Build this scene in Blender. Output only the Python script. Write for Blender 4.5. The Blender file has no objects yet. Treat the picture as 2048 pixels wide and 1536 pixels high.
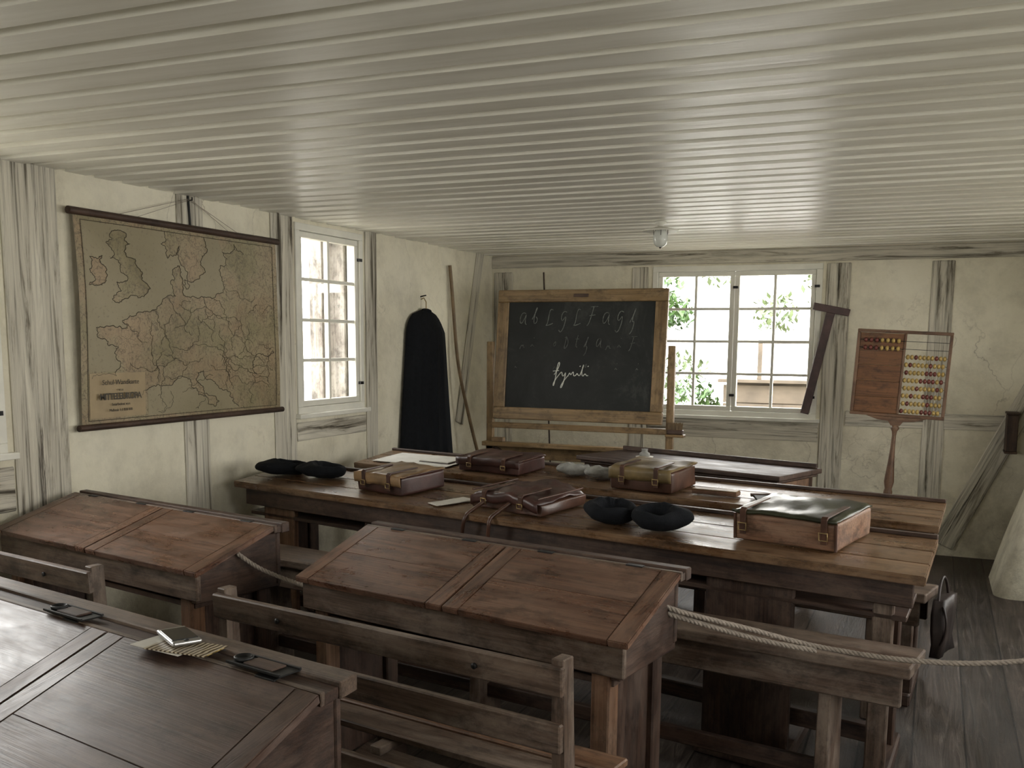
import bpy, bmesh, math, random
from mathutils import Vector, Matrix, noise as mnoise
random.seed(7)
SC=bpy.context.scene
COL=SC.collection
XL=-3.72; YB=8.27; ZC=2.38; XR=1.35; YF=-1.6

# ------------------------------------------------------------------ materials
def newmat(name):
    m=bpy.data.materials.new(name); m.use_nodes=True
    nt=m.node_tree; b=nt.nodes['Principled BSDF']
    return m,nt,b
def N(nt,t,**k):
    n=nt.nodes.new(t)
    for a,v in k.items(): setattr(n,a,v)
    return n
def ramp(nt,fac,stops,interp='LINEAR'):
    r=N(nt,'ShaderNodeValToRGB'); cr=r.color_ramp; cr.interpolation=interp
    while len(cr.elements)<len(stops): cr.elements.new(.5)
    for e,(p,c) in zip(cr.elements,stops):
        e.position=p
        if not isinstance(c,(tuple,list)): c=(c,c,c)
        e.color=(c[0],c[1],c[2],1)
    nt.links.new(fac,r.inputs[0]); return r.outputs[0]
def coords(nt,scale=(1,1,1),rand=True,world=False):
    tc=N(nt,'ShaderNodeTexCoord'); v=tc.outputs['Object']
    if world:
        g=N(nt,'ShaderNodeNewGeometry'); v=g.outputs['Position']
    if rand and not world:
        oi=N(nt,'ShaderNodeObjectInfo'); mu=N(nt,'ShaderNodeMath',operation='MULTIPLY'); mu.inputs[1].default_value=37.0
        nt.links.new(oi.outputs['Random'],mu.inputs[0])
        ad=N(nt,'ShaderNodeVectorMath',operation='ADD'); nt.links.new(v,ad.inputs[0]); nt.links.new(mu.outputs[0],ad.inputs[1]); v=ad.outputs[0]
    mp=N(nt,'ShaderNodeMapping'); mp.inputs['Scale'].default_value=scale
    nt.links.new(v,mp.inputs['Vector']); return mp.outputs[0]
def noise(nt,vec,scale,detail=6,rough=.55,dist=0):
    n=N(nt,'ShaderNodeTexNoise'); n.inputs['Scale'].default_value=scale; n.inputs['Detail'].default_value=detail
    n.inputs['Roughness'].default_value=rough; n.inputs['Distortion'].default_value=dist
    nt.links.new(vec,n.inputs['Vector']); return n.outputs['Fac']
def mix(nt,fac,a,b,mode='MIX'):
    m=N(nt,'ShaderNodeMix',data_type='RGBA',blend_type=mode)
    for s,v in ((m.inputs[0],fac),(m.inputs[6],a),(m.inputs[7],b)):
        if isinstance(v,(int,float)): s.default_value=v
        elif isinstance(v,(tuple,list)): s.default_value=(v[0],v[1],v[2],1)
        else: nt.links.new(v,s)
    return m.outputs[2]
def bump(nt,b,h,st=.3,dist=.01):
    n=N(nt,'ShaderNodeBump'); n.inputs['Strength'].default_value=st; n.inputs['Distance'].default_value=dist
    nt.links.new(h,n.inputs['Height']); nt.links.new(n.outputs[0],b.inputs['Normal'])
def axscale(ax,along,across):
    return tuple(along if i==ax else across for i in range(3))
def wood(name,dark,mid,light,wear,rough=.4,ax=0,wearamt=.5,spec=.4):
    m,nt,b=newmat(name)
    v=coords(nt,axscale(ax,.8,15.0)); g=noise(nt,v,1.7,9,.62,.25)
    c=ramp(nt,g,[(.30,dark),(.48,mid),(.68,light)])
    v2=coords(nt,axscale(ax,2.2,95.0)); f=noise(nt,v2,1.5,5,.65)
    c=mix(nt,.75,c,ramp(nt,f,[(.32,.30),(.56,1.0)]),'MULTIPLY')
    v3=coords(nt,axscale(ax,2.0,5.0)); w=noise(nt,v3,1.7,8,.72,.3)
    wm=ramp(nt,w,[(.44,0),(.66,wearamt)])
    c=mix(nt,wm,c,wear)
    v4=coords(nt,axscale(ax,3.0,5.0)); k=noise(nt,v4,3.1,7,.75)
    c=mix(nt,.75,c,ramp(nt,k,[(.35,.30),(.50,1.0)]),'MULTIPLY')
    nt.links.new(c,b.inputs['Base Color'])
    nt.links.new(ramp(nt,w,[(.3,max(.05,rough-.10)),(.7,rough+.2)]),b.inputs['Roughness'])
    b.inputs['Specular IOR Level'].default_value=spec
    bump(nt,b,f,.3,.003)
    return m
def trio(name,*a,**k):
    return [wood(name+'_'+'xyz'[i],*a,ax=i,**k) for i in range(3)]
LID=trio('desk_lid_oak',(.050,.021,.012),(.118,.056,.034),(.19,.10,.063),(.235,.155,.112),rough=.27,wearamt=.5,spec=.55)
LID_SHEEN=trio('near_desk_lid_oak',(.034,.018,.013),(.072,.040,.029),(.112,.068,.05),(.155,.112,.093),rough=.34,wearamt=.45,spec=.45)  # same oak as LID, darkened and greyed to paint in its sheen
DARK=trio('dark_oak',(.018,.009,.006),(.044,.023,.015),(.082,.045,.030),(.125,.085,.063),rough=.5,wearamt=.5)
GREY=trio('worn_pine',(.045,.027,.018),(.100,.065,.045),(.165,.115,.083),(.24,.19,.15),rough=.48,wearamt=.7)
TOP=trio('table_plank',(.050,.024,.011),(.130,.069,.034),(.225,.132,.068),(.29,.20,.125),rough=.28,wearamt=.55,spec=.5)
RED=trio('reddish_pine',(.062,.029,.015),(.14,.070,.038),(.22,.122,.07),(.25,.175,.12),rough=.45,wearamt=.4)
HONEY=trio('honey_frame',(.13,.077,.032),(.22,.14,.062),(.30,.195,.095),(.33,.24,.14),rough=.4,wearamt=.4)

def plain(name,col,rough=.6,metal=0,var=.25,scale=12,bmp=.2,spec=.5):
    m,nt,b=newmat(name); v=coords(nt); n=noise(nt,v,scale,6,.6)
    lo=tuple(c*(1-var) for c in col); hi=tuple(min(1,c*(1+var)) for c in col)
    nt.links.new(ramp(nt,n,[(.3,lo),(.7,hi)]),b.inputs['Base Color'])
    b.inputs['Roughness'].default_value=rough; b.inputs['Metallic'].default_value=metal; b.inputs['Specular IOR Level'].default_value=spec
    if bmp: bump(nt,b,noise(nt,v,scale*6,4,.6),bmp,.004)
    return m
def plaster(name,seed=0):
    m,nt,b=newmat(name); v=coords(nt,world=True)
    n1=noise(nt,v,.9,6,.6,.4); c=ramp(nt,n1,[(.3,(.60,.56,.435)),(.5,(.74,.70,.565)),(.7,(.81,.775,.65))])
    n2=noise(nt,v,5,8,.7); c=mix(nt,.6,c,ramp(nt,n2,[(.25,.66),(.55,1.0)]),'MULTIPLY')
    mp=N(nt,'ShaderNodeMapping'); mp.inputs['Scale'].default_value=(1.2,1.2,.35); nt.links.new(v,mp.inputs[0])
    vo=N(nt,'ShaderNodeTexVoronoi',feature='DISTANCE_TO_EDGE'); vo.inputs['Scale'].default_value=1.3
    wv=N(nt,'ShaderNodeTexNoise'); wv.inputs['Scale'].default_value=3; wv.inputs['Detail'].default_value=6; nt.links.new(v,wv.inputs['Vector'])
    vm=N(nt,'ShaderNodeVectorMath',operation='MULTIPLY_ADD'); vm.inputs[1].default_value=(.5,.5,.5); nt.links.new(wv.outputs['Color'],vm.inputs[0]); nt.links.new(mp.outputs[0],vm.inputs[2])
    nt.links.new(vm.outputs[0],vo.inputs['Vector'])
    cr=ramp(nt,vo.outputs['Distance'],[(0,.0),(.005,1.0)])
    msk=ramp(nt,noise(nt,v,.8,3,.5),[(.48,0),(.62,.55)])
    inv=N(nt,'ShaderNodeInvert'); nt.links.new(cr,inv.inputs[1])
    fm=mix(nt,1.0,inv.outputs[0],msk,'MULTIPLY')
    c=mix(nt,fm,c,(.14,.115,.08))
    st=noise(nt,v,2.3,9,.75,.8); c=mix(nt,ramp(nt,st,[(.58,0),(.72,.5)]),c,(.36,.325,.245))
    sx=N(nt,'ShaderNodeSeparateXYZ'); nt.links.new(v,sx.inputs[0])
    low=ramp(nt,sx.outputs[2],[(0,.55),(.9,.12),(1.0,0)])
    gr=ramp(nt,noise(nt,v,4,9,.75),[(.42,0),(.62,1)])
    c=mix(nt,mix(nt,1.0,low,gr,'MULTIPLY'),c,(.27,.24,.18))
    nt.links.new(c,b.inputs['Base Color']); b.inputs['Roughness'].default_value=.85; b.inputs['Specular IOR Level'].default_value=.25
    bump(nt,b,noise(nt,v,6,8,.6),.6,.035)
    return m
PLASTER=plaster('lime_plaster')
def limed(name,ax):
    m,nt,b=newmat(name); v=coords(nt,axscale(ax,.55,9.0)); n=noise(nt,v,2.0,8,.68,.7)
    c=ramp(nt,n,[(.34,(.07,.06,.045)),(.40,(.27,.245,.195)),(.47,(.53,.50,.42)),(.7,(.73,.695,.59))])
    v2=coords(nt,axscale(ax,1.2,60)); f=noise(nt,v2,1.2,5,.6)
    c=mix(nt,.65,c,ramp(nt,f,[(.35,.35),(.50,1.0)]),'MULTIPLY')
    v3=coords(nt,axscale(ax,.8,30)); q=noise(nt,v3,1.0,6,.7,.3)
    c=mix(nt,ramp(nt,q,[(.62,0),(.65,.85)]),c,(.07,.06,.048))
    nt.links.new(c,b.inputs['Base Color']); b.inputs['Roughness'].default_value=.8; b.inputs['Specular IOR Level'].default_value=.25
    bump(nt,b,n,.6,.02); return m
LIME=[limed('limewashed_beam_'+'xyz'[i],i) for i in range(3)]
def ceilmat():
    m,nt,b=newmat('painted_ceiling_boards'); v=coords(nt,(.6,7,7),world=True); n=noise(nt,v,1.5,7,.6,.3)
    c=ramp(nt,n,[(.3,(.70,.68,.60)),(.55,(.84,.825,.755)),(.75,(.89,.88,.82))])
    nt.links.new(c,b.inputs['Base Color']); b.inputs['Roughness'].default_value=.38; b.inputs['Specular IOR Level'].default_value=.5
    bump(nt,b,n,.3,.01); return m
CEIL=ceilmat()
def floormat():
    m,nt,b=newmat('old_floor_planks'); g=N(nt,'ShaderNodeNewGeometry'); pos=g.outputs['Position']
    sx=N(nt,'ShaderNodeSeparateXYZ'); nt.links.new(pos,sx.inputs[0])
    dv=N(nt,'ShaderNodeMath',operation='DIVIDE'); dv.inputs[1].default_value=.2; nt.links.new(sx.outputs[0],dv.inputs[0])
    fl=N(nt,'ShaderNodeMath',operation='FLOOR'); nt.links.new(dv.outputs[0],fl.inputs[0])
    wn=N(nt,'ShaderNodeTexWhiteNoise',noise_dimensions='1D'); nt.links.new(fl.outputs[0],wn.inputs['W'])
    sc=N(nt,'ShaderNodeMath',operation='MULTIPLY'); sc.inputs[1].default_value=23; nt.links.new(wn.outputs['Value'],sc.inputs[0])
    ad=N(nt,'ShaderNodeVectorMath',operation='ADD'); nt.links.new(pos,ad.inputs[0]); nt.links.new(sc.outputs[0],ad.inputs[1])
    mp=N(nt,'ShaderNodeMapping'); mp.inputs['Scale'].default_value=(16,1.2,1); nt.links.new(ad.outputs[0],mp.inputs[0])
    n=noise(nt,mp.outputs[0],1.8,9,.7,1.2)
    c=ramp(nt,n,[(.30,(.014,.010,.008)),(.48,(.046,.034,.027)),(.60,(.092,.072,.060)),(.74,(.20,.168,.145))])
    n5=noise(nt,pos,1.6,8,.7,.6); c=mix(nt,.9,c,ramp(nt,n5,[(.35,.4),(.62,1.15)]),'MULTIPLY')
    pv=ramp(nt,wn.outputs['Value'],[(0,.7),(1,1.25)])
    c=mix(nt,1.0,c,pv,'MULTIPLY')
    fr=N(nt,'ShaderNodeMath',operation='FRACT'); nt.links.new(dv.outputs[0],fr.inputs[0])
    gap=ramp(nt,fr.outputs[0],[(0,0),(.012,0),(.03,1),(.97,1),(.99,0)])
    c=mix(nt,1.0,c,mix(nt,gap,(.12,.1,.09),(1,1,1)),'MULTIPLY')
    nt.links.new(c,b.inputs['Base Color'])
    nt.links.new(ramp(nt,n,[(.3,.40),(.7,.65)]),b.inputs['Roughness']); b.inputs['Specular IOR Level'].default_value=.4
    bump(nt,b,n,.7,.010); return m
FLOOR=floormat()
WHITE=plain('window_paint',(.70,.69,.62),.45,var=.08,scale=6,bmp=.05)
IRON=plain('black_iron',(.02,.02,.02),.5,.6)
BRASS=plain('tarnished_brass',(.30,.22,.10),.4,.8)
ROPE=plain('hemp_rope',(.27,.23,.19),.9,scale=60)
CLOTH=plain('black_cloth',(.006,.007,.009),.9,scale=40,spec=.2)
FELT=plain('black_felt',(.007,.008,.010),.95,scale=30,bmp=.5,spec=.2)
LFELT=plain('grey_wool',(.26,.26,.24),.95,scale=25,bmp=.5)
LEA_R=plain('oxblood_leather',(.045,.018,.014),.38,scale=9,var=.5)
LEA_B=plain('brown_leather',(.066,.030,.018),.36,scale=9,var=.5)
LEA_T=plain('tan_worn_leather',(.24,.15,.075),.42,scale=6,var=.5)
LEA_O=plain('olive_canvas',(.14,.098,.04),.5,scale=7,var=.5)
LEA_G=plain('dark_green_oilcloth',(.022,.024,.011),.32,scale=6,var=.5)
LEA_W=wood('wooden_case_side',(.09,.042,.024),(.20,.105,.062),(.27,.155,.095),(.28,.19,.13),rough=.4,ax=0,wearamt=.4)
PAPER=plain('paper',(.60,.58,.52),.7,var=.1,scale=15,bmp=0)
CHALK=plain('chalk',(.55,.56,.51),.95,var=.3,scale=60,bmp=0)
CHALKF=plain('faint_chalk',(.14,.15,.135),.95,var=.6,scale=50,bmp=0)
CHALKFF=plain('very_faint_chalk',(.09,.095,.087),.95,var=.6,scale=50,bmp=0)
CANE=plain('cane',(.18,.12,.06),.5,var=.4,scale=8)
TSQ=plain('t_square_wood',(.075,.042,.040),.45,var=.4)
def slate():
    m,nt,b=newmat('blackboard_slate'); v=coords(nt); n=noise(nt,v,2.2,9,.75,.8)
    nt.links.new(ramp(nt,n,[(.35,(.009,.010,.010)),(.55,(.017,.019,.018)),(.75,(.060,.063,.059))]),b.inputs['Base Color'])
    b.inputs['Roughness'].default_value=.55; b.inputs['Specular IOR Level'].default_value=.25; return m
SLATE=slate()
def glassmat():
    m=bpy.data.materials.new('window_glass'); m.use_nodes=True; nt=m.node_tree; nt.nodes.clear()
    o=N(nt,'ShaderNodeOutputMaterial'); t=N(nt,'ShaderNodeBsdfTransparent'); g=N(nt,'ShaderNodeBsdfGlossy'); g.inputs['Roughness'].default_value=.03
    mx=N(nt,'ShaderNodeMixShader'); mx.inputs[0].default_value=.05
    nt.links.new(t.outputs[0],mx.inputs[1]); nt.links.new(g.outputs[0],mx.inputs[2]); nt.links.new(mx.outputs[0],o.inputs[0]); return m
PANE=glassmat()

# ------------------------------------------------------------------ geometry helpers
def link(o,parent=None):
    COL.objects.link(o)
    if parent: o.parent=parent
    return o
def E(name,loc=(0,0,0),rz=0,rx=0,ry=0):
    o=bpy.data.objects.new(name,None); o.location=loc; o.rotation_euler=(rx,ry,rz); o.empty_display_size=.1
    return link(o)
def fin(name,bm,mat,parent,loc=(0,0,0),rot=(0,0,0),smooth=False):
    bmesh.ops.recalc_face_normals(bm,faces=bm.faces)
    me=bpy.data.meshes.new(name); bm.to_mesh(me); bm.free()
    if mat: me.materials.append(mat)
    if smooth:
        for p in me.polygons: p.use_smooth=True
    o=bpy.data.objects.new(name,me); o.location=loc; o.rotation_euler=rot
    return link(o,parent)
def addbox(bm,x0,x1,y0,y1,z0,z1):
    v=[bm.verts.new(p) for p in [(x0,y0,z0),(x1,y0,z0),(x1,y1,z0),(x0,y1,z0),(x0,y0,z1),(x1,y0,z1),(x1,y1,z1),(x0,y1,z1)]]
    for f in [(0,3,2,1),(4,5,6,7),(0,1,5,4),(1,2,6,5),(2,3,7,6),(3,0,4,7)]: bm.faces.new([v[i] for i in f])
def box(name,x0,x1,y0,y1,z0,z1,mat,parent=None,bev=.004,rot=(0,0,0),seg=1):
    bm=bmesh.new(); cx,cy,cz=(x0+x1)/2,(y0+y1)/2,(z0+z1)/2
    addbox(bm,x0-cx,x1-cx,y0-cy,y1-cy,z0-cz,z1-cz)
    if bev: bmesh.ops.bevel(bm,geom=list(bm.edges),offset=bev,segments=seg,affect='EDGES',profile=.5)
    return fin(name,bm,mat,parent,(cx,cy,cz),rot)
def poly_ex(name,pts,x0,x1,mat,parent,bev=.003):
    """polygon in (y,z) extruded along x"""
    bm=bmesh.new(); a=[bm.verts.new((x0,p[0],p[1])) for p in pts]; b=[bm.verts.new((x1,p[0],p[1])) for p in pts]
    bm.faces.new(a); bm.faces.new(b[::-1]); n=len(pts)
    for i in range(n): bm.faces.new([a[i],b[i],b[(i+1)%n],a[(i+1)%n]])
    if bev: bmesh.ops.bevel(bm,geom=list(bm.edges),offset=bev,segments=1,affect='EDGES')
    return fin(name,bm,mat,parent)
def lathe(name,prof,mat,parent,loc=(0,0,0),seg=28,rot=(0,0,0)):
    bm=bmesh.new(); rings=[]
    for r,z in prof:
        rings.append([bm.verts.new((max(r,.0004)*math.cos(2*math.pi*i/seg),max(r,.0004)*math.sin(2*math.pi*i/seg),z)) for i in range(seg)])
    for a,b in zip(rings,rings[1:]):
        for i in range(seg): bm.faces.new([a[i],a[(i+1)%seg],b[(i+1)%seg],b[i]])
    bm.faces.new(rings[0]); bm.faces.new(rings[-1])
    return fin(name,bm,mat,parent,loc,rot,True)
def tube(name,pts,r,mat,parent=None,kind='POLY',res=3,loc=(0,0,0),rot=(0,0,0),cyc=False):
    c=bpy.data.curves.new(name,'CURVE'); c.dimensions='3D'; c.bevel_depth=r; c.bevel_resolution=res; c.use_fill_caps=True
    many=pts if isinstance(pts[0][0],(tuple,list)) else [pts]
    for P in many:
        if kind=='POLY':
            s=c.splines.new('POLY'); s.points.add(len(P)-1)
            for q,p in zip(s.points,P): q.co=(p[0],p[1],p[2],1)
        else:
            s=c.splines.new('NURBS'); s.points.add(len(P)-1); s.order_u=4 if len(P)>3 else len(P); s.use_endpoint_u=True; s.resolution_u=8
            for q,p in zip(s.points,P): q.co=(p[0],p[1],p[2],1)
        s.use_cyclic_u=cyc
    o=bpy.data.objects.new(name+'_c',c); link(o)
    dg=bpy.context.evaluated_depsgraph_get(); me=bpy.data.meshes.new_from_object(o.evaluated_get(dg))
    bpy.data.objects.remove(o); me.materials.clear(); me.materials.append(mat)
    for p in me.polygons: p.use_smooth=True
    n=bpy.data.objects.new(name,me); n.location=loc; n.rotation_euler=rot
    return link(n,parent)
def text(name,s,size,loc,rot,mat,parent,shear=0,offs=0,align='CENTER',space=1,ext=.0006):
    c=bpy.data.curves.new(name,'FONT'); c.body=s; c.size=size; c.extrude=ext; c.shear=shear; c.offset=offs; c.align_x=align; c.space_character=space
    o=bpy.data.objects.new(name+'_c',c); link(o)
    dg=bpy.context.evaluated_depsgraph_get(); me=bpy.data.meshes.new_from_object(o.evaluated_get(dg)); bpy.data.objects.remove(o)
    me.materials.clear(); me.materials.append(mat)
    n=bpy.data.objects.new(name,me); n.location=loc; n.rotation_euler=rot
    return link(n,parent)
def skew(root,k):
    """slightly out-of-square joinery: shift parts sideways with depth"""
    for o in root.children:
        if o.type!='MESH': continue
        M=Matrix.LocRotScale(o.location,o.rotation_euler,o.scale); Mi=M.inverted()
        for v in o.data.vertices:
            p=M@v.co; p.x-=k*p.y; v.co=Mi@p

# ------------------------------------------------------------------ room shell
def wall(name,plane,a0,a1,z0,z1,t0,t1,holes,mat):
    us=sorted({a0,a1,*[h[0] for h in holes],*[h[1] for h in holes]}); zs=sorted({z0,z1,*[h[2] for h in holes],*[h[3] for h in holes]})
    bm=bmesh.new()
    for i in range(len(us)-1):
        for j in range(len(zs)-1):
            cu=(us[i]+us[i+1])/2; cz=(zs[j]+zs[j+1])/2
            if any(h[0]<cu<h[1] and h[2]<cz<h[3] for h in holes): continue
            if plane=='x': addbox(bm,t0,t1,us[i],us[i+1],zs[j],zs[j+1])
            else: addbox(bm,us[i],us[i+1],t0,t1,zs[j],zs[j+1])
    bmesh.ops.remove_doubles(bm,verts=bm.verts,dist=1e-5)
    return fin(name,bm,mat,None)
LW=[(5.26,6.05,1.15,2.345),(2.1,3.10,1.12,2.3)]
BW=[(-2.24,-.87,1.02,2.25)]
RW_FILL=[(1.0,2.3,.95,2.2),(3.3,4.6,.95,2.2),(5.2,6.6,.95,2.2)]  # unseen openings in the right wall, added to let in fill light
FW_FILL=[(-2.2,-.8,1.0,2.1)]  # unseen opening behind the camera, added for fill light
wall('wall_left','x',YF,YB+.25,0,ZC+.03,XL-.22,XL,LW,PLASTER)
wall('wall_back','y',XL,XR,0,ZC+.03,YB,YB+.25,BW,PLASTER)
wall('wall_right','x',YF,YB+.25,0,ZC+.03,XR,XR+.22,RW_FILL,PLASTER)
wall('wall_front','y',XL-.22,XR+.22,0,ZC+.03,YF-.22,YF,FW_FILL,PLASTER)
box('floor',XL-.2,XR+.2,YF-.2,YB+.2,-.12,0,FLOOR,None,0)
bm=bmesh.new(); y=YF-.1
addbox(bm,XL-.2,XR+.2,YF-.2,YB+.25,ZC+.02,ZC+.12)
while y<YB-.02:
    addbox(bm,XL,XR,y,min(y+.115,YB),ZC-.008+random.uniform(-.003,.003),ZC+.021)
    y+=.175+random.uniform(-.01,.01)
fin('ceiling',bm,CEIL,None)

def window(name,plane,a0,a1,z0,z1,casements,cols,rows,inner,depth,fr=.045):
    root=E(name)
    def bx(n,u0,u1,w0,w1,d0,d1,mat=WHITE,bev=.003):
        p0,p1=sorted((inner+depth*d0,inner+depth*d1))
        if plane=='x': return box(n,p0,p1,u0,u1,w0,w1,mat,root,bev)
        return box(n,u0,u1,p0,p1,w0,w1,mat,root,bev)
    bx('frame_bottom',a0,a1,z0,z0+fr,-.015,.09); bx('frame_top',a0,a1,z1-fr,z1,-.015,.09)
    bx('frame_side_1',a0,a0+fr,z0+fr,z1-fr,-.015,.09); bx('frame_side_2',a1-fr,a1,z0+fr,z1-fr,-.015,.09)
    bx('sill',a0-.03,a1+.03,z0-.025,z0+.004,-.05,.03)
    x=a0+fr; cw=(a1-a0-2*fr)/casements
    for c in range(casements):
        s0,s1=x+c*cw+.002,x+(c+1)*cw-.002; w0,w1=z0+fr+.002,z1-fr-.002; st=.038
        bx('sash_b',s0,s1,w0,w0+st,.0,.045); bx('sash_t',s0,s1,w1-st,w1,.0,.045)
        bx('sash_l',s0,s0+st,w0+st,w1-st,.0,.045); bx('sash_r',s1-st,s1,w0+st,w1-st,.0,.045)
        g0,g1,h0,h1=s0+st,s1-st,w0+st,w1-st
        for i in range(1,cols):
            u=g0+(g1-g0)*i/cols; bx('muntin_v',u-.011,u+.011,h0,h1,.008,.04,bev=.002)
        for j in range(1,rows):
            w=h0+(h1-h0)*j/rows; bx('muntin_h',g0,g1,w-.011,w+.011,.010,.038,bev=.002)
        bx('glass',g0,g1,h0,h1,.022,.025,PANE,0)
        bx('hinge_1',s1-.01,s1+.03,w0+.12,w0+.14,-.02,.0,IRON,.001); bx('hinge_2',s1-.01,s1+.03,w1-.14,w1-.12,-.02,.0,IRON,.001)
    return root
w1_=window('window_1','x',5.26,6.05,1.15,2.345,1,2,4,XL,-1)
OLD=wood('weathered_jamb',(.10,.08,.065),(.19,.165,.14),(.30,.27,.235),(.42,.40,.36),rough=.7,ax=2,wearamt=.7)
box('outer_jamb',XL-.30,XL-.10,5.985,6.05,1.15,2.345,OLD,w1_,.004)
box('outer_post',XL-.34,XL-.235,5.91,5.985,1.0,2.4,OLD,w1_,.004)
window('window_2','x',2.1,3.10,1.12,2.3,1,2,4,XL,-1)
window('window_3','y',-2.24,-.87,1.02,2.25,2,2,4,YB,1)
for i,h in enumerate(RW_FILL): window('window_%d'%(4+i),'x',h[0],h[1],h[2],h[3],2,2,3,XR,1)  # frames for the added fill-light openings on the right
for i,h in enumerate(FW_FILL): window('window_%d'%(7+i),'y',h[0],h[1],h[2],h[3],2,2,3,YF,-1)  # frame for the added fill-light opening behind the camera
def portal(name,loc,rot,sx,sy):
    l=bpy.data.lights.new(name,'AREA'); l.shape='RECTANGLE'; l.size=sx; l.size_y=sy; l.cycles.is_portal=True
    o=bpy.data.objects.new(name,l); o.location=loc; o.rotation_euler=rot; link(o)
for h in LW: portal('daylight_portal',(XL-.21,(h[0]+h[1])/2,(h[2]+h[3])/2),(0,-math.pi/2,0),h[3]-h[2],h[1]-h[0])
for h in RW_FILL: portal('daylight_portal',(XR+.21,(h[0]+h[1])/2,(h[2]+h[3])/2),(0,math.pi/2,0),h[3]-h[2],h[1]-h[0])
for h in BW: portal('daylight_portal',((h[0]+h[1])/2,YB+.24,(h[2]+h[3])/2),(-math.pi/2,0,0),h[1]-h[0],h[3]-h[2])
for h in FW_FILL: portal('daylight_portal',((h[0]+h[1])/2,YF-.21,(h[2]+h[3])/2),(math.pi/2,0,0),h[1]-h[0],h[3]-h[2])

tn=[0]
def trim(x0,x1,y0,y1,z0,z1,ax,rot=(0,0,0)):
    tn[0]+=1; return box('trim_%d'%tn[0],x0,x1,y0,y1,z0,z1,LIME[ax],None,.006,rot)
P=.012
trim(XL,XL+P,3.14,3.44,0,ZC,2)
trim(XL,XL+P*.8,4.22,4.42,0,ZC,2)
trim(XL,XL+P,5.02,5.24,0,ZC,2)
trim(XL,XL+P,6.09,6.24,0,ZC,2)
trim(XL,XL+P,2.0,3.13,.86,1.06,1)
trim(XL,XL+P*.7,5.25,6.08,.98,1.1,1)
trim(XL+.02,XL+.20,YB-.012,YB,0,ZC-.15,2)
trim(XL,XR,YB-.018,YB,2.265,ZC-.01,0)
trim(-.84,-.66,YB-.014,YB,0,2.25,2)
trim(-2.42,-2.28,YB-.014,YB,0,2.25,2)
trim(-.08,.08,YB-.010,YB,.0,2.25,2)
trim(-.65,XR,YB-.009,YB,.98,1.10,0)
trim(-2.26,-.85,YB-.009,YB,.84,.99,0)
trim(.50-.08,.50+.08,YB-.016,YB,.0,1.85,2,(0,.42,0))
trim(XL,XL+.014,7.72,7.86,.9,2.42,2,(-.28,0,0))

# ------------------------------------------------------------------ exterior seen through the windows
GRASS=plain('ground_gravel',(.17,.155,.12),.9,scale=3); BARK=plain('shed_boards',(.085,.067,.048),.8,scale=4,var=.3)
LEAF=plain('leaves',(.052,.10,.03),.6,scale=2,var=.7,bmp=0)
LEAF2=plain('pale_leaves',(.10,.135,.06),.6,scale=2,var=.5,bmp=0)
box('ground_outside',-16,10,-8,22,-.5,-.35,GRASS,None,0)
def foliage(blobs,n):
    bm=bmesh.new()
    for _ in range(n):
        c,r=random.choice(blobs); d=Vector((random.gauss(0,1),random.gauss(0,1),random.gauss(0,1))).normalized()*r*random.uniform(.45,1)
        p=Vector(c)+d; s=random.uniform(.03,.07)
        q=Matrix.Rotation(random.uniform(0,6.28),3,'Z')@Matrix.Rotation(random.uniform(-1.2,1.2),3,'X')
        vs=[bm.verts.new(p+q@Vector(w)) for w in [(-s*.5,0,0),(0,-s,0),(s*.5,0,0),(0,s*1.1,.01)]]; bm.faces.new(vs)
    return bm
root=E('garden_tree'); fin('leaves',foliage([((-3.25,12.2,2.3),.34),((-3.05,12.4,2.0),.25),((-3.3,12.2,1.65),.2),((-2.75,12.2,.95),.28),((-2.55,12.3,.75),.22),((-3.2,12.3,.7),.28)],1500),LEAF,root)
fin('pale_leaves',foliage([((-2.6,12.8,2.7),.4),((-1.6,12.9,2.75),.45),((-1.3,13.0,2.3),.3),((-3.0,12.7,1.2),.35),((-1.9,12.9,2.0),.3)],1100),LEAF2,root)
tube('trunk',[(-3.6,12.6,-.4),(-3.5,12.5,1.2),(-3.3,12.4,2.3)],.05,BARK,root)
root=E('garden_shed')
for i in range(7): box('board_%d'%i,-2.35,-1.35,12.0,12.03,-.4+i*.22,-.19+i*.22,BARK,root,.004)
box('roof',-2.4,-1.25,11.9,12.5,1.16,1.20,BARK,root,.004); box('back',-2.3,-1.35,12.4,12.44,-.4,1.16,BARK,root,.004)
box('rail',-1.95,-1.2,11.95,12.0,1.62,1.66,BARK,root,.004); box('rail_post',-1.95,-1.90,11.95,12.0,1.2,1.66,BARK,root,.004)

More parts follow.
